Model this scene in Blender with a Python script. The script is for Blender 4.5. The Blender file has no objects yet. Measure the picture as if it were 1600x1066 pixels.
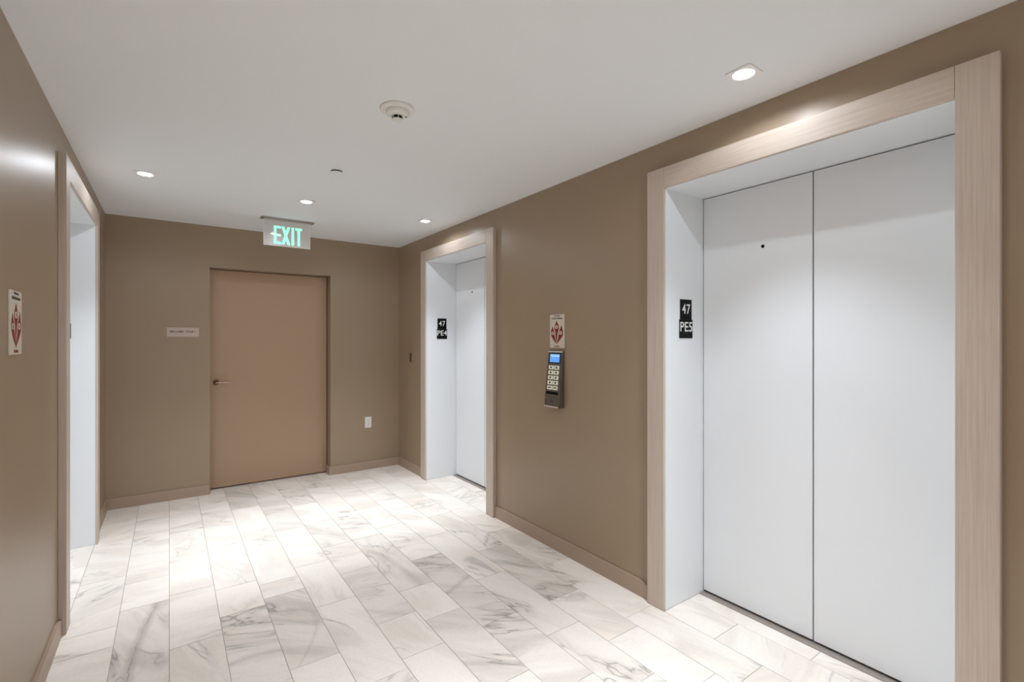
import bpy, bmesh, math, random
from mathutils import Matrix, Vector

random.seed(7)
scene = bpy.context.scene
COL = scene.collection

# ------------------------------------------------------------------ camera, world, exposure
CAM_H = 1.40
cam_data = bpy.data.cameras.new('camera')
cam = bpy.data.objects.new('camera', cam_data)
COL.objects.link(cam)
cam.location = (0, 0, CAM_H)
cam.rotation_euler = (math.radians(90), 0, -math.atan((800 - 264.5) / 752.0))
cam_data.sensor_width = 36.0
cam_data.lens = 752.0 / 1600.0 * 36.0
cam_data.shift_y = -2.0 / 1600.0
cam_data.clip_start = 0.02
scene.camera = cam

world = bpy.data.worlds.new('world')
scene.world = world
world.use_nodes = True
world.node_tree.nodes['Background'].inputs['Color'].default_value = (0.02, 0.02, 0.02, 1)
world.node_tree.nodes['Background'].inputs['Strength'].default_value = 0.2

scene.view_settings.view_transform = 'Standard'
scene.view_settings.look = 'None'
scene.view_settings.exposure = 0.0
scene.view_settings.gamma = 1.0
scene.view_settings.use_curve_mapping = False
scene.cycles.max_bounces = 9
scene.cycles.diffuse_bounces = 7
scene.cycles.sample_clamp_indirect = 6.0

CORE_W, BEAM_W, SPILL_W = 74.0, 74.0, 4.8  # each ceiling downlight: core, main beam, wide spill
LAMP_COL = (0.94, 1.0, 1.09)
CORE_ANGLE, BEAM_ANGLE, SPILL_ANGLE = 54, 90, 168

# ------------------------------------------------------------------ room dimensions (metres)
XL, XR = -0.428, 2.105        # side walls
YB, YN = 5.15, -2.6           # end wall with the exit door, wall behind the camera
H = 2.435
TW = 0.2075                   # width of a tile row

# ------------------------------------------------------------------ materials
def lin(r, g, b):
    f = lambda c: (c / 12.92 if c <= 0.04045 else ((c + 0.055) / 1.055) ** 2.4)
    return (f(r / 255), f(g / 255), f(b / 255), 1)

def new_mat(name):
    m = bpy.data.materials.new(name)
    m.use_nodes = True
    nt = m.node_tree
    return m, nt, nt.nodes['Principled BSDF']

def plain(name, col, rough=0.5, metal=0.0, emit=None, estr=0.0, bump=0.0, bscale=300, var=0.0, spec=0.5):
    m, nt, p = new_mat(name)
    p.inputs['Base Color'].default_value = col
    p.inputs['Roughness'].default_value = rough
    p.inputs['Metallic'].default_value = metal
    p.inputs['Specular IOR Level'].default_value = spec
    if emit:
        p.inputs['Emission Color'].default_value = emit
        p.inputs['Emission Strength'].default_value = estr
    tc = nt.nodes.new('ShaderNodeTexCoord')
    n = nt.nodes.new('ShaderNodeTexNoise')
    n.inputs['Scale'].default_value = bscale
    n.inputs['Detail'].default_value = 2
    nt.links.new(tc.outputs['Object'], n.inputs['Vector'])
    if bump:
        b = nt.nodes.new('ShaderNodeBump')
        b.inputs['Strength'].default_value = bump
        b.inputs['Distance'].default_value = 0.001
        nt.links.new(n.outputs['Fac'], b.inputs['Height'])
        nt.links.new(b.outputs['Normal'], p.inputs['Normal'])
    if var:
        n2 = nt.nodes.new('ShaderNodeTexNoise')
        n2.inputs['Scale'].default_value = 3.0
        nt.links.new(tc.outputs['Object'], n2.inputs['Vector'])
        mix = nt.nodes.new('ShaderNodeMixRGB')
        mix.blend_type = 'MULTIPLY'
        mix.inputs['Color1'].default_value = col
        r = nt.nodes.new('ShaderNodeMapRange')
        r.inputs['To Min'].default_value = 1 - var
        r.inputs['To Max'].default_value = 1 + var
        nt.links.new(n2.outputs['Fac'], r.inputs['Value'])
        nt.links.new(r.outputs['Result'], mix.inputs['Color2'])
        mix.inputs['Fac'].default_value = 1
        nt.links.new(mix.outputs['Color'], p.inputs['Base Color'])
    return m

def oak(name, axis):
    m, nt, p = new_mat(name)
    tc = nt.nodes.new('ShaderNodeTexCoord')
    mp = nt.nodes.new('ShaderNodeMapping')
    sc = [130, 130, 130]
    sc[axis] = 2.6
    mp.inputs['Scale'].default_value = sc
    nt.links.new(tc.outputs['Object'], mp.inputs['Vector'])
    n = nt.nodes.new('ShaderNodeTexNoise')
    n.inputs['Scale'].default_value = 1.0
    n.inputs['Detail'].default_value = 5
    n.inputs['Roughness'].default_value = 0.65
    nt.links.new(mp.outputs['Vector'], n.inputs['Vector'])
    mp2 = nt.nodes.new('ShaderNodeMapping')
    sc = [480, 480, 480]
    sc[axis] = 12
    mp2.inputs['Scale'].default_value = sc
    nt.links.new(tc.outputs['Object'], mp2.inputs['Vector'])
    n2 = nt.nodes.new('ShaderNodeTexNoise')
    n2.inputs['Scale'].default_value = 1.0
    nt.links.new(mp2.outputs['Vector'], n2.inputs['Vector'])
    add = nt.nodes.new('ShaderNodeMath')
    add.operation = 'MULTIPLY_ADD'
    nt.links.new(n2.outputs['Fac'], add.inputs[0])
    add.inputs[1].default_value = 0.35
    nt.links.new(n.outputs['Fac'], add.inputs[2])
    ramp = nt.nodes.new('ShaderNodeValToRGB')
    ramp.color_ramp.elements[0].position = 0.40
    ramp.color_ramp.elements[0].color = (0.50, 0.412, 0.338, 1)
    ramp.color_ramp.elements[1].position = 0.92
    ramp.color_ramp.elements[1].color = (0.64, 0.548, 0.468, 1)
    nt.links.new(add.outputs['Value'], ramp.inputs['Fac'])
    nt.links.new(ramp.outputs['Color'], p.inputs['Base Color'])
    p.inputs['Roughness'].default_value = 0.5
    b = nt.nodes.new('ShaderNodeBump')
    b.inputs['Strength'].default_value = 0.25
    b.inputs['Distance'].default_value = 0.0008
    nt.links.new(n2.outputs['Fac'], b.inputs['Height'])
    nt.links.new(b.outputs['Normal'], p.inputs['Normal'])
    return m

def marble():
    m, nt, p = new_mat('honed_marble')
    N, L = nt.nodes, nt.links
    def attr(name):
        a = N.new('ShaderNodeAttribute')
        a.attribute_type = 'OBJECT'
        a.attribute_name = name
        return a.outputs['Fac']
    def math_(op, a, b=None, c=None, clamp=False):
        n = N.new('ShaderNodeMath')
        n.operation = op
        n.use_clamp = clamp
        for i, v in enumerate((a, b, c)):
            if v is None:
                continue
            if isinstance(v, (int, float)):
                n.inputs[i].default_value = v
            else:
                L.new(v, n.inputs[i])
        return n.outputs[0]
    tone, vein, ang = attr('tone'), attr('vein'), attr('ang')
    tc = N.new('ShaderNodeTexCoord')
    oi = N.new('ShaderNodeObjectInfo')
    rot = N.new('ShaderNodeVectorRotate')
    rot.rotation_type = 'Z_AXIS'
    L.new(tc.outputs['Object'], rot.inputs['Vector'])
    L.new(ang, rot.inputs['Angle'])
    off = math_('MULTIPLY', oi.outputs['Random'], 73.0)
    comb = N.new('ShaderNodeCombineXYZ')
    for i in range(3):
        L.new(off, comb.inputs[i])
    def coords(s):
        mu = N.new('ShaderNodeVectorMath')
        mu.operation = 'MULTIPLY'
        L.new(rot.outputs['Vector'], mu.inputs[0])
        mu.inputs[1].default_value = s
        ad = N.new('ShaderNodeVectorMath')
        ad.operation = 'ADD'
        L.new(mu.outputs['Vector'], ad.inputs[0])
        L.new(comb.outputs['Vector'], ad.inputs[1])
        return ad.outputs['Vector']
    def noise(s, detail, dist, rough=0.5):
        n = N.new('ShaderNodeTexNoise')
        n.inputs['Scale'].default_value = 1
        n.inputs['Detail'].default_value = detail
        n.inputs['Roughness'].default_value = rough
        n.inputs['Distortion'].default_value = dist
        L.new(coords(s), n.inputs['Vector'])
        return n.outputs['Fac']
    def maprange(v, a, b, c, d):
        n = N.new('ShaderNodeMapRange')
        n.interpolation_type = 'SMOOTHSTEP'
        L.new(v, n.inputs['Value'])
        for k, x in zip(('From Min', 'From Max', 'To Min', 'To Max'), (a, b, c, d)):
            n.inputs[k].default_value = x
        return n.outputs['Result']
    bands = maprange(noise((1.8, 6.0, 4), 3, 0.9), 0.42, 0.70, 0, 1)
    fine = maprange(noise((3.0, 20.0, 6), 4, 0.6), 0.45, 0.75, 0, 1)
    nv = noise((1.3, 4.6, 3), 4, 0.8, 0.55)
    d = math_('ABSOLUTE', math_('SUBTRACT', nv, 0.5))
    thin = maprange(d, 0.0, 0.016, 1, 0)
    soft = maprange(d, 0.0, 0.07, 1, 0)
    mask = maprange(noise((2.0, 2.0, 2), 1, 0), 0.45, 0.62, 0, 1)
    speck = maprange(noise((70, 70, 70), 2, 0), 0.35, 0.65, -1, 1)
    g = math_('MULTIPLY', bands, 0.40)
    g = math_('MULTIPLY_ADD', fine, 0.13, g)
    g = math_('MULTIPLY_ADD', math_('MULTIPLY', soft, mask), 0.35, g)
    g = math_('MULTIPLY', g, math_('MULTIPLY_ADD', vein, 0.9, 0.22))
    g = math_('ADD', g, tone)
    g = math_('MULTIPLY_ADD', speck, 0.035, g, True)
    warm = maprange(noise((2.2, 5, 2), 2, 0.4), 0.4, 0.7, 0, 1)
    lightmix = N.new('ShaderNodeMixRGB')
    lightmix.inputs['Color1'].default_value = (0.85, 0.79, 0.72, 1)
    lightmix.inputs['Color2'].default_value = (0.82, 0.74, 0.655, 1)
    L.new(warm, lightmix.inputs['Fac'])
    mix = N.new('ShaderNodeMixRGB')
    mix.inputs['Color2'].default_value = (0.49, 0.455, 0.40, 1)
    L.new(g, mix.inputs['Fac'])
    L.new(lightmix.outputs['Color'], mix.inputs['Color1'])
    mix2 = N.new('ShaderNodeMixRGB')
    mix2.inputs['Color2'].default_value = (0.27, 0.255, 0.225, 1)
    L.new(math_('MULTIPLY', math_('MULTIPLY', thin, mask), math_('MULTIPLY_ADD', vein, 0.75, 0.06), None, True), mix2.inputs['Fac'])
    L.new(mix.outputs['Color'], mix2.inputs['Color1'])
    # one strong vein running along a curve of its own (tiles that have one)
    la, l2, l1, l0, ls = (attr(k) for k in ('la', 'l2', 'l1', 'l0', 'ls'))
    r2 = N.new('ShaderNodeVectorRotate')
    r2.rotation_type = 'Z_AXIS'
    L.new(tc.outputs['Object'], r2.inputs['Vector'])
    L.new(la, r2.inputs['Angle'])
    sep = N.new('ShaderNodeSeparateXYZ')
    L.new(r2.outputs['Vector'], sep.inputs[0])
    X, Y = sep.outputs['X'], sep.outputs['Y']
    curve = math_('MULTIPLY_ADD', math_('MULTIPLY_ADD', X, l2, l1), X, l0)
    wob = math_('MULTIPLY', math_('SUBTRACT', noise((16, 16, 16), 4, 0.3, 0.6), 0.5), 0.030)
    dl = math_('ABSOLUTE', math_('ADD', math_('SUBTRACT', Y, curve), wob))
    breakup = maprange(noise((9, 9, 9), 2, 0), 0.35, 0.6, 0.35, 1)
    core = math_('MULTIPLY', maprange(dl, 0.0, 0.0048, 1, 0), breakup)
    halo = maprange(dl, 0.0, 0.035, 0.42, 0)
    mix3 = N.new('ShaderNodeMixRGB')
    mix3.inputs['Color2'].default_value = (0.22, 0.205, 0.165, 1)
    L.new(math_('MULTIPLY', math_('MAXIMUM', core, halo), ls, None, True), mix3.inputs['Fac'])
    L.new(mix2.outputs['Color'], mix3.inputs['Color1'])
    L.new(mix3.outputs['Color'], p.inputs['Base Color'])
    p.inputs['Roughness'].default_value = 0.42
    p.inputs['Specular IOR Level'].default_value = 0.4
    return m

M = {
    'wall': plain('taupe_paint', (0.352, 0.263, 0.178, 1), 0.38, bump=0.10, bscale=260, var=0.03),
    'ceiling': plain('ceiling_paint', (0.83, 0.855, 0.872, 1), 0.85, bump=0.1, bscale=200),
    'door': plain('door_paint', (0.435, 0.293, 0.188, 1), 0.42, bump=0.05, bscale=200),
    'base': plain('baseboard_paint', (0.405, 0.298, 0.222, 1), 0.4),
    'white': plain('white_enamel', (0.795, 0.82, 0.84, 1), 0.34, bump=0.03, bscale=120),
    'plastic': plain('white_plastic', (0.80, 0.79, 0.76, 1), 0.45),
    'dlwhite': plain('downlight_trim_white', (0.85, 0.85, 0.84, 1), 0.4),
    'oak_v': oak('light_oak_vertical', 2),
    'oak_h': oak('light_oak_horizontal', 1),
    'marble': marble(),
    'grout': plain('grout', (0.40, 0.355, 0.30, 1), 0.9, bump=0.3, bscale=500),
    'black': plain('black_acrylic', (0.004, 0.004, 0.004, 1), 0.5, spec=0.12),
    'dark': plain('gap_shade_black', (0.004, 0.004, 0.004, 1), 0.9),  # near-black colour stands in for the shade seen through door gaps
    'steel': plain('brushed_steel', (0.48, 0.45, 0.42, 1), 0.38, metal=0.85),
    'kpsteel': plain('keypad_housing', (0.20, 0.175, 0.15, 1), 0.4, metal=0.8),
    'alu': plain('sill_aluminium', (0.44, 0.385, 0.345, 1), 0.42, metal=0.45),
    'bronze': plain('satin_bronze', (0.50, 0.38, 0.31, 1), 0.25, metal=0.9),
    'bronze_dark': plain('dark_bronze', (0.16, 0.085, 0.05, 1), 0.35, metal=0.7),
    'brownplate': plain('brown_plate', (0.085, 0.05, 0.028, 1), 0.5),
    'signcream': plain('sign_cream', (0.66, 0.60, 0.50, 1), 0.45),
    'signpink': plain('sign_tan', (0.56, 0.45, 0.39, 1), 0.5),
    'red': plain('sign_red', (0.22, 0.012, 0.008, 1), 0.5),
    'ink': plain('dark_ink', (0.05, 0.04, 0.03, 1), 0.5),
    'inkwhite': plain('white_ink', (0.80, 0.80, 0.78, 1), 0.5),
    'lens': plain('downlight_lens', (0.9, 0.9, 0.9, 1), 0.4, emit=(1, 0.98, 0.95, 1), estr=12.0),
    'screen': plain('lit_screen', (0.1, 0.25, 0.5, 1), 0.2, emit=(0.12, 0.36, 0.95, 1), estr=0.75),
    'screen2': plain('lit_screen_header', (0.2, 0.35, 0.6, 1), 0.2, emit=(0.32, 0.58, 1.0, 1), estr=0.8),
    'bezel': plain('screen_bezel', (0.02, 0.03, 0.05, 1), 0.3),
    'key': plain('lit_key', (0.60, 0.60, 0.50, 1), 0.4, emit=(0.72, 0.74, 0.56, 1), estr=0.25),
    'keypanel': plain('keypad_panel', (0.16, 0.14, 0.11, 1), 0.45),
    'exitgreen': plain('exit_green', (0.1, 0.6, 0.45, 1), 0.4, emit=(0.40, 1.0, 0.76, 1), estr=0.95),
    'exitwhite': plain('exit_arrow_white', (0.8, 0.85, 0.8, 1), 0.4, emit=(0.85, 1.0, 0.92, 1), estr=0.6),
    'exitedge': plain('acrylic_edge', (0.75, 0.8, 0.75, 1), 0.3, emit=(0.7, 0.9, 0.8, 1), estr=0.15),
}

def acrylic():
    m, nt, p = new_mat('edge_lit_acrylic')
    p.inputs['Base Color'].default_value = (0.62, 0.57, 0.55, 1)
    p.inputs['Roughness'].default_value = 0.25
    p.inputs['Emission Color'].default_value = (0.62, 0.66, 0.62, 1)
    p.inputs['Emission Strength'].default_value = 0.10
    tr = nt.nodes.new('ShaderNodeBsdfTransparent')
    tr.inputs['Color'].default_value = (0.95, 0.98, 0.96, 1)
    mx = nt.nodes.new('ShaderNodeMixShader')
    mx.inputs['Fac'].default_value = 0.80
    nt.links.new(tr.outputs[0], mx.inputs[1])
    nt.links.new(p.outputs[0], mx.inputs[2])
    nt.links.new(mx.outputs[0], nt.nodes['Material Output'].inputs['Surface'])
    return m
M['acrylic'] = acrylic()

# ------------------------------------------------------------------ helpers
def tag(o, label=None, cat=None, group=None, kind=None):
    if label: o['label'] = label
    if cat: o['category'] = cat
    if group: o['group'] = group
    if kind: o['kind'] = kind
    return o

def empty(name, loc=(0, 0, 0), mat=None):
    o = bpy.data.objects.new(name, None)
    o.empty_display_size = 0.05
    COL.objects.link(o)
    if mat is not None:
        o.matrix_world = mat
    else:
        o.location = loc
    return o

def add_box(bm, x0, x1, y0, y1, z0, z1, bev=0.0, seg=1):
    b = bmesh.new()
    v = [b.verts.new((x, y, z)) for x in (x0, x1) for y in (y0, y1) for z in (z0, z1)]
    for f in ((0, 1, 3, 2), (4, 6, 7, 5), (0, 4, 5, 1), (2, 3, 7, 6), (0, 2, 6, 4), (1, 5, 7, 3)):
        b.faces.new([v[i] for i in f])
    if bev:
        bmesh.ops.bevel(b, geom=b.edges[:], offset=bev, segments=seg, affect='EDGES', profile=0.5)
    me = bpy.data.meshes.new('tmp')
    b.to_mesh(me)
    b.free()
    bm.from_mesh(me)
    bpy.data.meshes.remove(me)

def add_poly(bm, pts, z0, z1):
    """extruded polygon in the local XY plane"""
    lo = [bm.verts.new((x, y, z0)) for x, y in pts]
    hi = [bm.verts.new((x, y, z1)) for x, y in pts]
    bm.faces.new(hi)
    bm.faces.new(lo[::-1])
    n = len(pts)
    for i in range(n):
        bm.faces.new((lo[i], lo[(i + 1) % n], hi[(i + 1) % n], hi[i]))

def add_lathe(bm, prof, n=40, flip=False):
    """profile of (r, z), spun about Z"""
    rings = []
    for r, z in prof:
        if r < 1e-6:
            rings.append([bm.verts.new((0, 0, z))])
        else:
            rings.append([bm.verts.new((r * math.cos(2 * math.pi * i / n), r * math.sin(2 * math.pi * i / n), z)) for i in range(n)])
    for a, b in zip(rings, rings[1:]):
        for i in range(n):
            j = (i + 1) % n
            if len(a) == 1 and len(b) == 1:
                continue
            if len(a) == 1:
                bm.faces.new((a[0], b[i], b[j]))
            elif len(b) == 1:
                bm.faces.new((a[i], b[0], a[j]))
            else:
                bm.faces.new((a[i], b[i], b[j], a[j]))

def add_tube(bm, pts, r, n=12):
    """round bar along points, capped"""
    pts = [Vector(p) for p in pts]
    rings = []
    for i, p in enumerate(pts):
        d = (pts[min(i + 1, len(pts) - 1)] - pts[max(i - 1, 0)]).normalized()
        a = d.orthogonal().normalized() if i == 0 else (rings_a - d * rings_a.dot(d)).normalized()
        rings_a = a
        b = d.cross(a)
        rings.append([bm.verts.new(p + r * (math.cos(2 * math.pi * k / n) * a + math.sin(2 * math.pi * k / n) * b)) for k in range(n)])
    for A, B in zip(rings, rings[1:]):
        for k in range(n):
            bm.faces.new((A[k], A[(k + 1) % n], B[(k + 1) % n], B[k]))
    bm.faces.new(rings[0][::-1])
    bm.faces.new(rings[-1])

def obj(name, bm, mat, parent=None, loc=None, smooth=False):
    bmesh.ops.recalc_face_normals(bm, faces=bm.faces[:])
    me = bpy.data.meshes.new(name)
    if loc is not None and parent is None:
        bmesh.ops.translate(bm, verts=bm.verts[:], vec=-Vector(loc))
    bm.to_mesh(me)
    bm.free()
    if smooth:
        for p in me.polygons:
            p.use_smooth = True
        try:
            me.set_sharp_from_angle(angle=math.radians(35))
        except Exception:
            pass
    me.materials.append(M[mat])
    o = bpy.data.objects.new(name, me)
    COL.objects.link(o)
    if parent is not None:
        o.parent = parent
    elif loc is not None:
        o.location = loc
    return o

def boxes(name, lst, mat, parent=None, bev=0.0, loc=None):
    bm = bmesh.new()
    for b in lst:
        add_box(bm, *b, bev=bev)
    return obj(name, bm, mat, parent, loc)

def frame(origin, right, up):
    r, u = Vector(right), Vector(up)
    n = r.cross(u)
    m = Matrix((r, u, n)).transposed().to_4x4()
    m.translation = Vector(origin)
    return m

def text(name, s, size, mat, parent, x=0.0, y=0.0, z=0.0, sx=1.0, bold=0.0, depth=0.0006, space=1.0):
    cu = bpy.data.curves.new('t', 'FONT')
    cu.body = s
    cu.size = size
    cu.align_x = 'CENTER'
    cu.align_y = 'CENTER'
    cu.extrude = depth
    cu.offset = bold
    cu.space_character = space
    cu.resolution_u = 3
    t = bpy.data.objects.new('t', cu)
    COL.objects.link(t)
    bpy.context.view_layer.update()
    dg = bpy.context.evaluated_depsgraph_get()
    me = bpy.data.meshes.new_from_object(t.evaluated_get(dg))
    bpy.data.objects.remove(t)
    bpy.data.curves.remove(cu)
    xs = [v.co.x for v in me.vertices]
    ys = [v.co.y for v in me.vertices]
    cx, cy = (min(xs) + max(xs)) / 2, (min(ys) + max(ys)) / 2
    for v in me.vertices:
        v.co = Vector(((v.co.x - cx) * sx + x, v.co.y - cy + y, v.co.z + z))
    me.materials.clear()
    me.materials.append(M[mat])
    me.name = name
    o = bpy.data.objects.new(name, me)
    COL.objects.link(o)
    o.parent = parent
    return o

def circle(cx, cy, r, n=24):
    return [(cx + r * math.cos(2 * math.pi * i / n), cy + r * math.sin(2 * math.pi * i / n)) for i in range(n)]

# ------------------------------------------------------------------ elevator and door openings
CAS = 0.107                    # casing width
REV = 0.345                    # casing face to elevator doors
OPEN_H = 2.182
CAS_P = 0.030                  # casing projection from the wall
ELEV = {                       # side: -1 left wall, +1 right wall; clear opening y0..y1
    'pe5': dict(side=1, y0=0.441, y1=1.565),
    'pe4': dict(side=1, y0=3.278, y1=4.402),
    'left': dict(side=-1, y0=3.200, y1=4.324),
}
G = 0.014                      # jamb thickness
DX0, DX1, DZ = 0.300, 1.360, 2.062      # exit door opening in the end wall

def wall_side(name, side, label):
    xf = XR if side > 0 else XL
    xb = xf + side * 0.36
    x0, x1 = min(xf, xb), max(xf, xb)
    ops = sorted((e['y0'] - G, e['y1'] + G) for e in ELEV.values() if e['side'] == side)
    lst, y = [], YN - 0.15
    for a, b in ops:
        lst.append((x0, x1, y, a, -0.05, H + 0.05))
        lst.append((x0, x1, a, b, OPEN_H + G, H + 0.05))
        y = b
    lst.append((x0, x1, y, YB + 0.20, -0.05, H + 0.05))
    return tag(boxes(name, lst, 'wall'), label, 'wall', kind='structure')

wall_side('wall_right', 1, 'taupe painted wall with the two white elevator entrances and call panel')
wall_side('wall_left', -1, 'taupe painted wall at left edge with one elevator entrance')
tag(boxes('wall_back', [
    (XL - 0.0, DX0, YB, YB + 0.20, -0.05, H + 0.05), (DX1, XR, YB, YB + 0.20, -0.05, H + 0.05),
    (DX0, DX1, YB, YB + 0.20, DZ, H + 0.05)], 'wall'),
    'taupe painted end wall around the recessed brown door', 'wall', kind='structure')
tag(boxes('wall_front', [(XL, XR, YN - 0.15, YN, -0.05, H + 0.05)], 'ceiling'),  # out of view; pale paint chosen to raise the bounced light
    'unseen wall, made pale to bounce light, closing the lobby behind the viewer', 'wall', kind='structure')
tag(boxes('ceiling', [(XL - 0.36, XR + 0.36, YN - 0.15, YB + 0.2, H, H + 0.06)], 'ceiling'),
    'smooth off-white ceiling with recessed square downlights', 'ceiling', kind='structure')

# ------------------------------------------------------------------ floor of marble tiles
floor = tag(boxes('floor', [(XL - 0.34, XR + 0.34, YN - 0.1, YB + 0.19, -0.05, -0.0016)], 'grout'),
            'white and grey veined marble tile floor in staggered rows', 'floor', kind='structure')
JOINTS = {
    -2: [4.80, 4.27, 3.65, 3.04, 2.846, 2.25, 1.7],
    -1: [4.70, 4.165, 3.516, 3.187, 2.40, 1.9],
    0: [4.72, 4.25, 3.78, 3.225, 2.665, 2.10, 1.6],
    1: [4.613, 3.806, 3.144, 2.826, 2.15, 1.6],
    2: [4.55, 4.109, 3.60, 3.066, 2.889, 2.203, 1.7],
    3: [4.677, 3.850, 3.172, 2.639, 1.93, 1.5],
    4: [4.835, 4.36, 3.878, 3.373, 2.931, 2.311, 1.995, 1.5],
    5: [4.76, 4.443, 4.023, 3.379, 2.538, 2.206, 1.62],
    6: [4.90, 4.499, 3.95, 3.481, 2.846, 2.001, 1.45],
    7: [4.42, 3.80, 3.128, 2.403, 1.757, 1.3],
    8: [4.62, 3.964, 3.475, 2.72, 1.984, 1.562, 1.15],
    9: [4.78, 4.082, 3.50, 2.933, 2.313, 1.64, 1.06],
}
# look of single tiles: (row, y inside the tile): (greyness, veining, vein angle in degrees)
LOOK = {
    (2, 4.9): (.36, .8, 50), (3, 4.2): (.26, .6, 20), (4, 3.6): (.26, .9, 50), (5, 4.2): (0, .1, 10),
    (5, 2.9): (.22, .8, 80), (4, 2.6): (.24, .9, 15), (6, 2.4): (.32, 1., 35), (7, 2.8): (.05, .5, 90),
    (7, 2.1): (.26, .9, 70), (8, 2.4): (.36, 1., 60), (8, 1.75): (0, .55, 60), (8, 1.4): (0, .1, 30),
    (6, 1.8): (.20, .8, 30), (7, 1.5): (.16, .8, 75), (9, 2.6): (.26, .7, 70), (-1, 2.8): (.20, 1.0, 72),
    (1, 2.5): (.22, .9, 25), (2, 2.5): (.26, 1., 50), (1, 3.0): (0, .12, 90), (0, 2.3): (.12, .5, 80),
    (3, 2.2): (.06, .8, 60), (5, 2.4): (.05, .2, 80), (4, 2.15): (.06, .25, 85), (3, 2.9): (.03, .2, 80),
    (-1, 3.35): (0, .2, 5), (-1, 3.8): (.18, .6, 8), (0, 3.5): (.0, .3, 0), (0, 3.0): (.04, .3, 0),
    (2, 4.3): (0, .15, 90), (2, 3.3): (.04, .4, 85), (5, 3.7): (.12, .9, 20), (6, 4.2): (.12, .5, 20),
    (5, 1.9): (.2, .9, 45), (9, 1.9): (.08, .8, 60), (7, 3.4): (.03, .5, 70), (4, 3.1): (.03, .5, 20),
    (6, 3.1): (.08, .6, 30), (2, 3.0): (.06, .3, 15), (3, 3.5): (.05, .5, 25), (4, 1.8): (.05, .4, 70),
}
# tiles with one strong vein: (rotation, quadratic, slope, offset, strength)
VEIN = {
    (-1, 2.8): (1.715, .157, .02, -.016, .85), (1, 2.5): (.110, -1.438, .036, -.090, .6), (6, 2.4): (-.483, .245, -.008, -.001, .6),
    (4, 2.6): (.825, .502, -.150, -.174, .35), (5, 2.9): (1.451, -.152, .049, -.008, .4), (2, 2.5): (.970, -4.246, -.418, .098, .35),
    (8, 2.4): (.895, .126, .016, .039, .6),
}
J = 0.0014
def make_tile(x0, x1, y0, y1, row, extra=()):
    cx, cy = (x0 + x1) / 2, (y0 + y1) / 2
    bm = bmesh.new()
    dz = random.uniform(-0.0003, 0.0002)
    add_box(bm, x0 + J - cx, x1 - J - cx, y0 + J - cy, y1 - J - cy, -0.009, dz, bev=0.0007)
    for (a, b, c, d) in extra:
        add_box(bm, a - cx, b - cx, c - cy, d - cy, -0.009, dz)
    o = obj('tile', bm, 'marble', floor)
    o.location = (cx, cy, 0)
    look = None
    for (r, y), v in LOOK.items():
        if r == row and y0 <= y < y1:
            look = v
    if look is None:
        look = (random.choice((0, .02, .05, .08, .14)), random.uniform(.2, .7), random.choice((10, 25, 50, 75, 160)))
    vn = (0, 0, 0, 0, 0)
    for (r, y), v in VEIN.items():
        if r == row and y0 <= y < y1:
            vn = v
    for k, v in zip(('la', 'l2', 'l1', 'l0', 'ls'), vn):
        o[k] = float(v)
    o['tone'], o['vein'], o['ang'] = float(look[0]), float(look[1]), math.radians(look[2])

niche_r = [(e['y0'], e['y1']) for e in ELEV.values() if e['side'] > 0]
for row, js in JOINTS.items():
    ys = [YB - 0.004] + js
    while ys[-1] > YN + 0.7:
        ys.append(ys[-1] - random.choice((.40, .52, .62, .72)))
    ys.append(YN + 0.004)
    for a, b in zip(ys[1:], ys):
        extra = []
        x0, x1 = row * TW, (row + 1) * TW
        if b == ys[0]:       # floor running into the door recess
            ex0, ex1 = max(x0 + J, DX0 + 0.002), min(x1 - J, DX1 - 0.002)
            if ex1 > ex0:
                extra.append((ex0, ex1, b - J - 0.0005, YB + 0.115))
        if row == 9:         # strip up to the wall between the entrances
            segs = [(a, b)]
            for n0, n1 in niche_r:
                n0, n1 = n0 - CAS, n1 + CAS
                new = []
                for s, t in segs:
                    if t <= n0 or s >= n1:
                        new.append((s, t))
                    else:
                        if s < n0: new.append((s, n0))
                        if t > n1: new.append((n1, t))
                segs = new
            for s, t in segs:
                extra.append((x1 - J - 0.0005, XR - 0.002, s + J, t - J))
        make_tile(x0, x1, a, b, row, extra)
# tiles inside the elevator recesses
for key, e in ELEV.items():
    s = e['side']
    if s > 0:
        rows = [(10 * TW, 11 * TW), (11 * TW, XR - CAS_P + REV - 0.039)]
    else:
        rows = [(-3 * TW, -2 * TW), (XL + CAS_P - REV + 0.039, -3 * TW)]
    cuts = {'pe5': ([1.285, 0.80], [0.956]), 'pe4': ([4.05, 3.55], [3.8]), 'left': ([3.95, 3.5], [3.7])}[key]
    for (x0, x1), cs in zip(rows if s > 0 else rows, cuts):
        ys = [e['y1']] + cs + [e['y0']]
        for a, b in zip(ys[1:], ys):
            make_tile(x0, x1, a, b, 10 * s)

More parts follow.
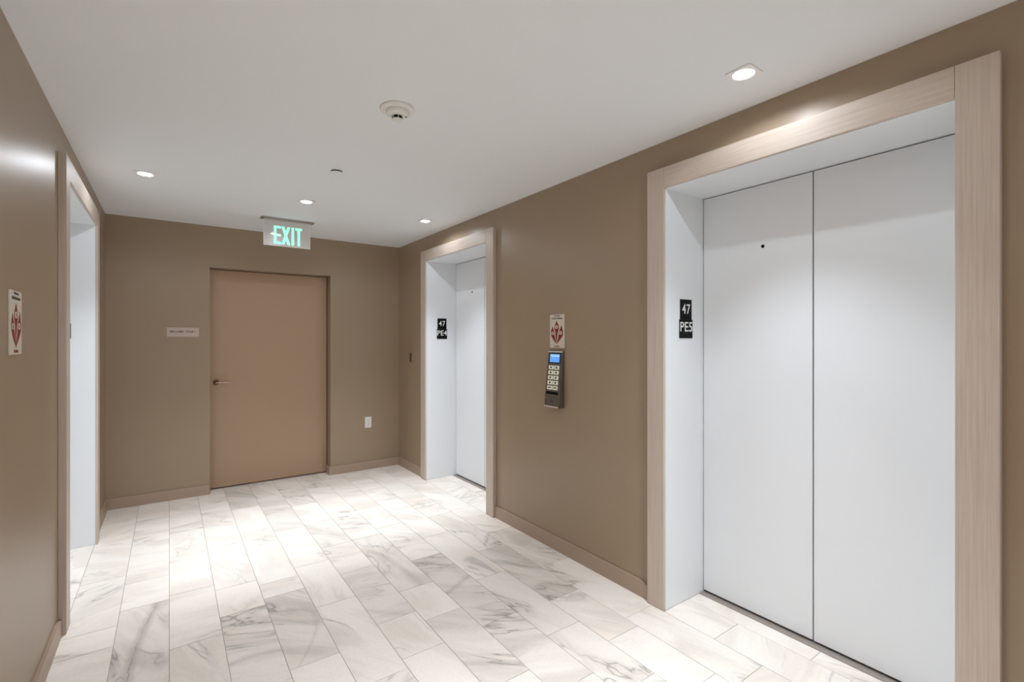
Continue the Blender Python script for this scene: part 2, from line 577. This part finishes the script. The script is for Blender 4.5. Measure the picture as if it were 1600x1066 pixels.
# ------------------------------------------------------------------ elevator entrances
def elevator(key, door_name, trim_name, door_label, trim_label):
    e = ELEV[key]
    s, y0, y1 = e['side'], e['y0'], e['y1']
    xf = XR if s > 0 else XL
    def bx(d0, d1, *r):                 # d measured from the casing face into the wall
        a, b = xf - s * CAS_P + s * d0, xf - s * CAS_P + s * d1
        return (min(a, b), max(a, b)) + r
    door = tag(empty(door_name, (xf, (y0 + y1) / 2, 0)), door_label, 'elevator', kind='structure')
    inv = Matrix.Translation((-xf, -(y0 + y1) / 2, 0))
    def part(name, lst, mat, parent, bev=0.0):
        bm = bmesh.new()
        for b in lst:
            add_box(bm, *b, bev=bev)
        bmesh.ops.transform(bm, matrix=inv, verts=bm.verts[:])
        return obj(name, bm, mat, parent)
    d_in = CAS_P + 0.0002 + 0.004
    part('jamb', [bx(0.014, REV + 0.02, y0 - G + .001, y0, 0, OPEN_H)], 'white', door)
    part('jamb', [bx(0.014, REV + 0.02, y1, y1 + G - .001, 0, OPEN_H)], 'white', door)
    part('soffit', [bx(0.014, REV + 0.02, y0 - G + .001, y1 + G - .001, OPEN_H, OPEN_H + G - .001)], 'white', door)
    ym = (y0 + y1) / 2
    leaf_near = part('door_leaf', [bx(REV, REV + 0.03, y0 + .004, ym - .003, .0125, OPEN_H - .005)], 'white', door, 0.001)
    leaf_far = part('door_leaf', [bx(REV, REV + 0.03, ym + .003, y1 - .004, .0125, OPEN_H - .005)], 'white', door, 0.001)
    # release keyhole in one leaf
    ky = y1 - 0.331 if s > 0 else y0 + 0.331
    bm = bmesh.new()
    add_lathe(bm, [(0, 0), (0.0085, 0), (0.0085, 0.0016), (0.0055, 0.0018), (0.0055, 0.0012), (0, 0.0012)], 20)
    bmesh.ops.transform(bm, matrix=Matrix.Translation((xf - s * CAS_P + s * REV, ky, 1.868)) @ Matrix.Rotation(-s * math.pi / 2, 4, 'Y'), verts=bm.verts[:])
    bmesh.ops.transform(bm, matrix=inv, verts=bm.verts[:])
    tag(obj('keyhole', bm, 'black', leaf_far if s > 0 else leaf_near, smooth=True), 'small black release keyhole')
    part('gap_shade_panel', [bx(REV + 0.04, REV + 0.05, y0 - G, y1 + G, -.03, OPEN_H + G)], 'dark', door)  # added sheet, the unlit shaft behind the leaves put into its black colour
    sill = part('sill', [bx(REV - 0.038, REV + 0.036, y0 + .001, y1 - .001, -0.01, 0.0012)], 'alu', door)
    part('sill_rib', [bx(REV - 0.034 + k * 0.010, REV - 0.029 + k * 0.010, y0 + .001, y1 - .001, 0.0010, 0.0022) for k in range(3)], 'alu', sill)
    # wood casing
    trim = tag(empty(trim_name, (xf, (y0 + y1) / 2, 0)), trim_label, 'door casing', kind='structure')
    R = 0.0025
    part('upright', [bx(0, CAS_P, y0 - CAS, y0 - R, 0, OPEN_H + CAS)], 'oak_v', trim, 0.0012)
    part('upright', [bx(0, CAS_P, y1 + R, y1 + CAS, 0, OPEN_H + CAS)], 'oak_v', trim, 0.0012)
    part('header', [bx(0.0004, CAS_P, y0 - R + .001, y1 + R - .001, OPEN_H + R, OPEN_H + CAS)], 'oak_h', trim, 0.0012)

elevator('pe5', 'door_2', 'trim_2', 'white double-leaf elevator doors nearest the viewer, floor sign on their jamb',
         'light oak casing around the large near elevator on the right wall')
elevator('pe4', 'door_3', 'trim_3', 'white elevator doors on the right wall in the far corner, partly hidden by casing',
         'light oak casing around the far elevator near the corner of the right wall')
elevator('left', 'door_4', 'trim_4', 'white elevator entrance in the left wall seen edge-on',
         'light oak casing around the elevator on the left wall')

# ------------------------------------------------------------------ exit door in the end wall
d1 = tag(empty('door_1', ((DX0 + DX1) / 2, YB + 0.125, 0)), 'plain brown flush door recessed in the end wall under the exit sign', 'door', kind='structure')
cxd = (DX0 + DX1) / 2
def dpart(name, lst, mat, parent, bev=0.0):
    return boxes(name, [(a - cxd, b - cxd, c - YB - .125, d - YB - .125, e, f) for a, b, c, d, e, f in lst], mat, parent, bev)
leaf = dpart('door_leaf', [(DX0 + .006, DX1 - .006, YB + .13, YB + .175, .011, DZ - .006)], 'door', d1, 0.001)
dpart('door_gap_shade', [(DX0 + .001, DX1 - .001, YB + .185, YB + .195, -.02, DZ - .001)], 'dark', d1)  # added black sheet, shade around the leaf put into its colour
dpart('threshold', [(DX0 + .002, DX1 - .002, YB + .118, YB + .184, -.004, .004)], 'alu', d1, 0.001)
# lever handle
hx, hz = 0.357, 1.000
hm = frame((hx - cxd, 0.005, hz), (1, 0, 0), (0, 0, 1))
handle_parts = bmesh.new()
add_lathe(handle_parts, [(0, 0), (0.024, 0), (0.026, 0.003), (0.024, 0.008), (0.012, 0.010), (0.0095, 0.014), (0.0095, 0.046), (0, 0.046)], 28)
bmesh.ops.transform(handle_parts, matrix=hm, verts=handle_parts.verts[:])
rose = obj('handle_rose', handle_parts, 'bronze_dark', leaf, smooth=True)
lv = bmesh.new()
add_tube(lv, [(-0.002, 0, 0.046), (0.012, 0, 0.050), (0.03, 0, 0.052), (0.07, 0.001, 0.052), (0.105, 0, 0.050), (0.118, -0.001, 0.046)], 0.0085, 12)
bmesh.ops.transform(lv, matrix=hm, verts=lv.verts[:])
o = obj('lever', lv, 'bronze', leaf, smooth=True)

# ------------------------------------------------------------------ baseboards
BH, BT = 0.088, 0.015
def baseboard(name, pts_list, label):
    """each entry: ((x0,y0),(x1,y1)) along the wall face and inward normal, optional chamfer at the end"""
    bm = bmesh.new()
    for (a, b, nrm, ch0, ch1) in pts_list:
        a, b, nrm = Vector((*a, 0)), Vector((*b, 0)), Vector((*nrm, 0))
        d = (b - a)
        Ln = d.length
        d.normalize()
        prof = [(0.0, BH - (0.013 if ch0 else 0))]
        if ch0: prof += [(0.022, BH - 0.012), (0.036, BH)]
        if ch1: prof += [(Ln - 0.036, BH), (Ln - 0.022, BH - 0.012)]
        prof += [(Ln, BH - (0.013 if ch1 else 0))]
        lo_f, lo_b, hi_f, hi_b = [], [], [], []
        for t, z in prof:
            p = a + d * t
            lo_f.append(bm.verts.new(p + nrm * BT))
            lo_b.append(bm.verts.new(p))
            hi_f.append(bm.verts.new(p + nrm * (BT - 0.0015) + Vector((0, 0, z))))
            hi_b.append(bm.verts.new(p + Vector((0, 0, z))))
        for i in range(len(prof) - 1):
            bm.faces.new((lo_f[i], lo_f[i + 1], hi_f[i + 1], hi_f[i]))
            bm.faces.new((hi_f[i], hi_f[i + 1], hi_b[i + 1], hi_b[i]))
            bm.faces.new((hi_b[i], hi_b[i + 1], lo_b[i + 1], lo_b[i]))
            bm.faces.new((lo_b[i], lo_b[i + 1], lo_f[i + 1], lo_f[i]))
        for i in (0, -1):
            bm.faces.new((lo_f[i], hi_f[i], hi_b[i], lo_b[i]))
    return tag(obj(name, bm, 'base'), label, 'baseboard', kind='structure')

P5, P4, PL = ELEV['pe5'], ELEV['pe4'], ELEV['left']
baseboard('baseboard_right', [((XR, P5['y1'] + CAS + .0005), (XR, P4['y0'] - CAS - .0005), (-1, 0), True, False)],
          'brown painted baseboard under the call panel, between the two right-hand elevators')
baseboard('baseboard_right', [((XR, P4['y1'] + CAS + .0005), (XR, YB - BT), (-1, 0), False, False)],
          'short brown baseboard between the far elevator casing and the room corner')
baseboard('baseboard_right', [((XR, YN + .001), (XR, P5['y0'] - CAS - .0005), (-1, 0), False, False)],
          'brown baseboard at the extreme right, past the near elevator casing')
baseboard('baseboard_back', [((DX1, YB), (XR - .0005, YB), (0, -1), False, False), ((DX1, YB - BT), (DX1, YB + .117), (-1, 0), False, False)],
          'brown baseboard under the power outlet, right of the brown door')
baseboard('baseboard_back', [((XL + .0005, YB), (DX0, YB), (0, -1), False, False)],
          'brown baseboard on the end wall left of the brown door')
baseboard('baseboard_left', [((XL, PL['y1'] + CAS + .0005), (XL, YB - BT), (1, 0), False, False)],
          'short brown baseboard on the left wall in the far left corner')
baseboard('baseboard_left', [((XL, YN + .001), (XL, PL['y0'] - CAS - .0005), (1, 0), False, True)],
          'brown baseboard along the left wall in the bottom left corner')

# ------------------------------------------------------------------ ceiling downlights
def downlight(x, y, label):
    t = tag(empty('downlight', (x, y, H)), label, 'light', 'recessed square ceiling downlights')
    bm = bmesh.new()
    n, r, a = 32, 0.0395, 0.0525
    inner_b, outer_b, inner_t = [], [], []
    for i in range(n):
        an = 2 * math.pi * (i + .5) / n
        c, s = math.cos(an), math.sin(an)
        k = a / max(abs(c), abs(s))
        inner_b.append(bm.verts.new((r * c, r * s, -0.006)))
        inner_t.append(bm.verts.new((r * c * .96, r * s * .96, -0.0005)))
        outer_b.append(bm.verts.new((k * c, k * s, -0.006)))
    outer_t = [bm.verts.new((v.co.x, v.co.y, -0.0003)) for v in outer_b]
    for i in range(n):
        j = (i + 1) % n
        bm.faces.new((inner_b[i], outer_b[i], outer_b[j], inner_b[j]))
        bm.faces.new((inner_b[i], inner_b[j], inner_t[j], inner_t[i]))
        bm.faces.new((outer_b[i], outer_t[i], outer_t[j], outer_b[j]))
    obj('trim_plate', bm, 'dlwhite', t)
    bm = bmesh.new()
    add_lathe(bm, [(0.0378, -0.001), (0.0375, -0.004), (0.033, -0.0075), (0.022, -0.0095), (0, -0.0105)], 32)
    obj('lens', bm, 'lens', t, smooth=True)
    for nm, w, an, bl in (('downlight_core', CORE_W, CORE_ANGLE, 1.0), ('downlight_beam', BEAM_W, BEAM_ANGLE, 1.0), ('downlight_spill', SPILL_W, SPILL_ANGLE, 0.3)):
        ld = bpy.data.lights.new(nm, 'SPOT')
        ld.energy = w
        ld.color = LAMP_COL
        ld.spot_size = math.radians(an)
        ld.spot_blend = bl
        ld.shadow_soft_size = 0.008 if nm == 'downlight_spill' else 0.02
        lo = bpy.data.objects.new(nm, ld)
        COL.objects.link(lo)
        lo.parent = t
        lo.location = (0, 0, -0.028)
    return t

downlight(1.815, 1.000, 'square ceiling downlight in front of the near elevator, brightest and largest')
downlight(1.813, 3.845, 'small ceiling downlight beside the far elevator casing, right of the exit sign')
downlight(0.835, 3.820, 'ceiling downlight just above the exit sign')
downlight(-0.121, 3.762, 'ceiling downlight at left, in front of the left wall elevator')
downlight(0.835, 1.000, 'ceiling downlight out of view overhead, between the two side rows')
downlight(-0.121, 1.000, 'ceiling downlight out of view above the viewer, by the left wall')
downlight(1.815, -1.750, 'ceiling downlight behind the viewer, by the right wall')
downlight(0.835, -1.750, 'ceiling downlight behind the viewer, on the middle line')
downlight(-0.121, -1.750, 'ceiling downlight behind the viewer, by the left wall')

# ------------------------------------------------------------------ smoke detector and sprinkler cover
sd = tag(empty('smoke_detector', (0.833, 2.055, H)), 'round white smoke detector in the middle of the ceiling', 'smoke detector')
bm = bmesh.new()
add_lathe(bm, [(0, -.0003), (.076, -.0003), (.077, -.006), (.073, -.011), (.056, -.013), (0, -.013)], 48)
obj('base_plate', bm, 'plastic', sd, smooth=True)
bm = bmesh.new()
add_lathe(bm, [(0, -.0131), (.051, -.0131), (.052, -.018), (.048, -.027), (.038, -.033), (.026, -.035), (0, -.035)], 48)
body = obj('body', bm, 'plastic', sd, smooth=True)
bm = bmesh.new()
add_lathe(bm, [(0, -.0351), (.0225, -.0351), (.0225, -.0475), (0, -.0475)], 32)
obj('sensor_vent', bm, 'black', body)
bm = bmesh.new()
for k in range(6):
    an = math.radians(60 * k + 18)
    b2 = bmesh.new()
    add_box(b2, .0205, .0240, -.0016, .0016, -.0476, -.0345)
    bmesh.ops.rotate(b2, verts=b2.verts[:], cent=(0, 0, 0), matrix=Matrix.Rotation(an, 3, 'Z'))
    me = bpy.data.meshes.new('x'); b2.to_mesh(me); b2.free(); bm.from_mesh(me); bpy.data.meshes.remove(me)
obj('vent_rib', bm, 'plastic', body)
bm = bmesh.new()
add_lathe(bm, [(0, -.0477), (.0235, -.0477), (.024, -.0505), (.020, -.054), (0, -.055)], 32)
obj('cap', bm, 'plastic', body, smooth=True)
bm = bmesh.new()
add_lathe(bm, [(0, 0), (.003, 0), (.003, -.004), (0, -.005)], 12)
bmesh.ops.translate(bm, verts=bm.verts[:], vec=(.033, -.018, -.0335))
obj('indicator', bm, 'ink', body, smooth=True)

sp = tag(empty('sprinkler_cover', (0.838, 3.033, H)), 'small flat white disc covering a concealed ceiling sprinkler', 'sprinkler')
bm = bmesh.new()
add_lathe(bm, [(0, -.0003), (.033, -.0003), (.033, -.0085), (0, -.0085)], 32)
obj('gap_shade_collar', bm, 'ink', sp)  # dark colour paints the shadow gap between ceiling and cover plate
bm = bmesh.new()
add_lathe(bm, [(0, -.0086), (.036, -.0086), (.037, -.0098), (.036, -.0115), (0, -.012)], 40)
obj('cover_plate', bm, 'ceiling', sp, smooth=True)

# ------------------------------------------------------------------ exit sign
ex = tag(empty('exit_sign', (0.836, 4.50, H)), 'clear edge-lit exit sign with green letters hanging from the ceiling', 'exit sign')
bm = bmesh.new()
add_box(bm, -.212, .212, -.035, .060, -.006, -.0003, bev=.0015)
obj('ceiling_plate', bm, 'steel', ex)
bm = bmesh.new()
add_box(bm, -.190, .178, -.013, .013, -.020, -.006, bev=.001)
obj('holder', bm, 'steel', ex)
PW0, PW1, PZ0, PZ1 = -.190, .175, -.233, -.0202
bm = bmesh.new()
add_box(bm, PW0, PW1, -.0045, .0045, PZ0, PZ1)
panel = obj('panel', bm, 'acrylic', ex)
bm = bmesh.new()
add_box(bm, PW0 - .0022, PW0 - .0002, -.0045, .0045, PZ0, PZ1)
add_box(bm, PW1 + .0002, PW1 + .0022, -.0045, .0045, PZ0, PZ1)
add_box(bm, PW0 - .0022, PW1 + .0022, -.0045, .0045, PZ0 - .0024, PZ0 - .0002)
obj('panel_edge', bm, 'exitedge', panel)
LH, L0 = 0.153, -.219       # letter height and foot
def strokes(kind, x, w, t):
    if kind == 'E':
        return [[(x, 0), (x + t, 0), (x + t, 1), (x, 1)]] + [[(x + t, a), (x + w, a), (x + w, b), (x + t, b)] for a, b in ((0, .13), (.435, .565), (.87, 1))]
    if kind == 'X':
        q = t * 1.12
        return [[(x, 0), (x + q, 0), (x + w, 1), (x + w - q, 1)], [(x + w - q, 0), (x + w, 0), (x + q, 1), (x, 1)]]
    if kind == 'I':
        return [[(x, 0), (x + t, 0), (x + t, 1), (x, 1)]]
    return [[(x + w / 2 - t / 2, 0), (x + w / 2 + t / 2, 0), (x + w / 2 + t / 2, .87), (x + w / 2 - t / 2, .87)], [(x, .87), (x + w, .87), (x + w, 1), (x, 1)]]
mt = frame((0, -.0049, L0), (1, 0, 0), (0, 0, 1))
for i, (ch, x, w, t) in enumerate((('E', -.114, .056, .020), ('X', -.054, .068, .019), ('I', .025, .02, .020), ('T', .056, .054, .020))):
    bm = bmesh.new()
    for s_i, poly in enumerate(strokes(ch, x, w, t)):
        add_poly(bm, [(a, b * LH) for a, b in poly], -.0001, .0012 + .0001 * s_i)
    bmesh.ops.transform(bm, matrix=mt, verts=bm.verts[:])
    obj('letter', bm, 'exitgreen', panel)
bm = bmesh.new()
add_poly(bm, [(-.146, .083), (-.118, .096), (-.118, .088), (-.060, .080), (-.060, .070), (-.118, .078), (-.118, .070)], .0016, .0024)
bmesh.ops.transform(bm, matrix=mt, verts=bm.verts[:])
obj('arrow', bm, 'exitwhite', panel)

# ------------------------------------------------------------------ elevator number signs on the jambs
def floor_sign(x_edge, y, s, top, bottom, label):
    """lower plate 0.115 wide starts 0.127 inside the casing face"""
    cx = x_edge + s * ((0.127 if s > 0 else 0.137) + 0.0575)
    t = tag(empty('floor_sign', mat=frame((cx, y, 1.408), (1, 0, 0), (0, 0, 1))), label, 'sign', 'black elevator number signs')
    lo = bmesh.new()
    add_box(lo, -.0575, .0575, 0, .100, .0003, .0035, bev=.0006)
    plate = obj('number_plate', lo, 'black', t)
    hi = bmesh.new()
    add_box(hi, -.0505, .0505, .1004, .208, .0003, .0030, bev=.0006)
    plate2 = obj('floor_plate', hi, 'black', t)
    if top: text('lettering', top, .074, 'inkwhite', plate2, 0, .157, .0034, sx=.90, bold=.0005, space=1.12)
    if bottom: text('lettering', bottom, .073, 'inkwhite', plate, .001, .061, .0039, sx=1.0, bold=.0006, space=1.05)
CFR, CFL = XR - CAS_P, XL + CAS_P
floor_sign(CFR, P5['y1'], 1, '47', 'PE5', 'black sign reading 47 PE5 on the near elevator jamb')
floor_sign(CFR, P4['y1'], 1, '47', 'PE4', 'black sign reading 47 PE4 on the far elevator jamb')
floor_sign(CFL, PL['y1'], -1, None, None, 'black sign on the left elevator jamb, only its edge showing past the casing')

# ------------------------------------------------------------------ fire signs
def fire_sign(m, w, hgt, label):
    t = tag(empty('fire_sign', mat=m), label, 'sign', 'cream fire signs with red flame emblem')
    bm = bmesh.new()
    add_box(bm, -w / 2, w / 2, 0, hgt, .0003, .006, bev=.001)
    pl = obj('plate', bm, 'signcream', t)
    def P(pts): return [((x - 245) / 325 * w, (970 - y) / 775 * hgt) for x, y in pts]
    Z = .0061
    def emb(name, polys, mat, z0, z1, par):
        bm = bmesh.new()
        for p in polys: add_poly(bm, P(p), z0, z1)
        return obj(name, bm, mat, par)
    em = emb('flame', [
        [(238, 342), (262, 400), (286, 460), (292, 510), (278, 570), (262, 620), (250, 700), (244, 790), (236, 850), (226, 790), (212, 700), (214, 620), (198, 570), (184, 510), (192, 460), (216, 400)]],
        'red', Z - .0002, Z + .0004, pl)
    emb('flame', [[(146, 470), (164, 540), (186, 600), (188, 680), (204, 760), (226, 830), (234, 882), (206, 840), (158, 770), (116, 690), (104, 615), (118, 545)]], 'red', Z - .0002, Z + .0005, pl)
    emb('flame', [[(344, 446), (364, 530), (382, 612), (372, 690), (322, 770), (268, 840), (240, 882), (250, 820), (272, 750), (282, 680), (288, 600), (318, 530)]], 'red', Z - .0002, Z + .0006, pl)
    emb('roundel', [[(236 + 38 * math.cos(k * .3927), 488 + 42 * math.sin(k * .3927)) for k in range(16)]], 'signcream', Z, Z + .0009, pl)
    emb('roundel', [[(147 + 30 * math.cos(k * .3927), 630 + 40 * math.sin(k * .3927)) for k in range(16)]], 'signcream', Z, Z + .0009, pl)
    emb('roundel', [[(326 + 34 * math.cos(k * .3927), 624 + 42 * math.sin(k * .3927)) for k in range(16)]], 'signcream', Z, Z + .0009, pl)
    for pg in ([(228, 466), (246, 466), (246, 512), (228, 512)], [(136, 612), (158, 620), (150, 654), (138, 648)], [(312, 604), (342, 634), (334, 646), (306, 618)]):
        emb('pictogram', [pg], 'red', Z + .0009, Z + .0013, pl)
    text('lettering', 'In Fire Emergency', .0125, 'ink', pl, 0, hgt * .957, Z, sx=.62)
    text('lettering', 'Do Not Use Elevator', .0155, 'ink', pl, 0, hgt * .885, Z, sx=.80, bold=.0003)
    text('lettering', 'Use Stairs', .0155, 'red', pl, -.003, hgt * .055, Z, sx=.85, bold=.0003)
fire_sign(frame((XR, 2.4325, 1.345), (0, -1, 0), (0, 0, 1)), .145, .223, 'cream fire sign with red flame emblem above the keypad')
fire_sign(frame((XL, 2.300, 1.350), (0, 1, 0), (0, 0, 1)), .150, .215, 'cream fire sign with red flame emblem on the left wall')

# ------------------------------------------------------------------ elevator call keypad
kp = tag(empty('call_keypad', mat=frame((XR, 2.4375, 0.953), (0, -1, 0), (0, 0, 1))), 'wedge-shaped metal elevator keypad with blue screen, mounted below the fire sign', 'keypad')
KW, KH, DB, DT = .144, .372, .054, .013
bm = bmesh.new()
v = [bm.verts.new(p) for p in [(-KW / 2, 0, .0003), (KW / 2, 0, .0003), (KW / 2, KH, .0003), (-KW / 2, KH, .0003), (-KW / 2, 0, DB), (KW / 2, 0, DB), (KW / 2, KH, DT), (-KW / 2, KH, DT)]]
for f in ((0, 3, 2, 1), (4, 5, 6, 7), (0, 1, 5, 4), (1, 2, 6, 5), (2, 3, 7, 6), (3, 0, 4, 7)):
    bm.faces.new([v[i] for i in f])
bmesh.ops.bevel(bm, geom=bm.edges[:], offset=.003, segments=2, affect='EDGES', profile=.5)
housing = obj('housing', bm, 'kpsteel', kp)
slope = math.atan2(DB - DT, KH)
kf = Matrix.Translation((0, 0, DB)) @ Matrix.Rotation(-slope, 4, 'X')      # local frame on the sloping face
FH = KH / math.cos(slope)
def kpart(name, x0, x1, y0, y1, z1, mat, parent, z0=0.0, bev=0.0):
    bm = bmesh.new()
    add_box(bm, x0, x1, y0, y1, z0, z1, bev=bev)
    bmesh.ops.transform(bm, matrix=kf, verts=bm.verts[:])
    return obj(name, bm, mat, parent)
kpart('end_cap', -.070, .070, FH - .009, FH - .002, .004, 'plastic', housing, bev=.001)
kpart('end_cap', -.070, .070, .003, .009, .004, 'plastic', housing, bev=.001)
bz = kpart('screen_bezel', -.058, .058, FH - .083, FH - .014, .0022, 'bezel', housing, bev=.0008)
scr = kpart('screen', -.048, .048, FH - .075, FH - .022, .0028, 'screen', bz, z0=.0015)
kpart('screen_header', -.044, .044, FH - .040, FH - .024, .0031, 'screen2', bz, z0=.0015)
kpl = kpart('key_panel', -.060, .060, .112, FH - .086, .0014, 'keypanel', housing, bev=.0005)
for r_ in range(5):
    for c_ in range(2):
        cx = -.0275 + c_ * .055
        cy = .130 + r_ * .0335
        k_ = kpart('key', cx - .025, cx + .025, cy - .0125, cy + .0125, .0045, 'key', kpl, z0=.001, bev=.0012)
        bm = bmesh.new()
        if r_ == 0:
            add_poly(bm, [(cx - .016, cy - .003), (cx + .016, cy - .003), (cx + .016, cy + .004), (cx - .016, cy + .004)], .0044, .0050)
        else:
            add_poly(bm, [(cx + .0085 * math.cos(a * .5236), cy + .007 * math.sin(a * .5236)) for a in range(12)], .0044, .0050)
        bmesh.ops.transform(bm, matrix=kf, verts=bm.verts[:])
        obj('key_mark', bm, 'ink', k_)
kpart('card_slot', -.060, .060, .086, .104, .0016, 'black', housing, bev=.0005)
# wheelchair symbol on the lower panel
bm = bmesh.new()
ring = [(.011 * math.cos(a), .011 * math.sin(a)) for a in [math.radians(100 + k * 26) for k in range(10)]]
ring2 = [(.0075 * math.cos(a), .0075 * math.sin(a)) for a in [math.radians(100 + k * 26) for k in range(10)]][::-1]
add_poly(bm, [(x, y + .040) for x, y in ring + ring2], .0002, .0009)
add_poly(bm, circle(-.003, .060, .0036, 12), .0002, .0009)
add_poly(bm, [(-.005, .055), (-.001, .055), (-.001, .046), (.008, .046), (.012, .033), (.008, .032), (.005, .042), (-.005, .042)], .0002, .0010)
bmesh.ops.transform(bm, matrix=kf, verts=bm.verts[:])
obj('symbol', bm, 'ink', housing)

# ------------------------------------------------------------------ stair sign, outlet, small wall plate
ss = tag(empty('room_sign', mat=frame((0.099, YB, 1.425), (1, 0, 0), (0, 0, 1))), 'tan lettered sign on the end wall left of the brown door', 'sign')
bm = bmesh.new()
add_box(bm, -.118, .118, 0, .083, .0003, .006, bev=.001)
plate = obj('plate', bm, 'signpink', ss)
text('lettering', 'FIRE LOBBY / STAIR 1', .0255, 'ink', plate, -.004, .046, .0061, sx=.80, bold=.0005)

ol = tag(empty('power_outlet', mat=frame((1.754, YB, 0.447), (1, 0, 0), (0, 0, 1))), 'white power outlet low on the end wall right of the door', 'outlet')
bm = bmesh.new()
add_box(bm, -.036, .036, 0, .118, .0003, .006, bev=.002)
pl = obj('cover_plate', bm, 'plastic', ol)
bm = bmesh.new()
add_box(bm, -.0172, .0172, .025, .093, .0061, .0078, bev=.0008)
rc = obj('receptacle', bm, 'plastic', ol)
for cy in (.042, .076):
    bm = bmesh.new()
    add_box(bm, -.0082, -.0058, cy - .001, cy + .008, .0070, .0081)
    add_box(bm, .0058, .0082, cy - .001, cy + .008, .0070, .0081)
    add_poly(bm, circle(0, cy - .008, .0028, 10), .0070, .0081)
    obj('socket_slots', bm, 'ink', rc)

wp = tag(empty('key_switch', mat=frame((XR, 4.808, 1.153), (0, -1, 0), (0, 0, 1))), 'small dark brown key switch plate on the wall by the far corner', 'switch')
bm = bmesh.new()
add_box(bm, -.036, .036, 0, .114, .0003, .005, bev=.001)
pl = obj('plate', bm, 'wall', wp)
bm = bmesh.new()
add_box(bm, -.016, .016, .008, .106, .0051, .014, bev=.002)
obj('rocker', bm, 'brownplate', wp)
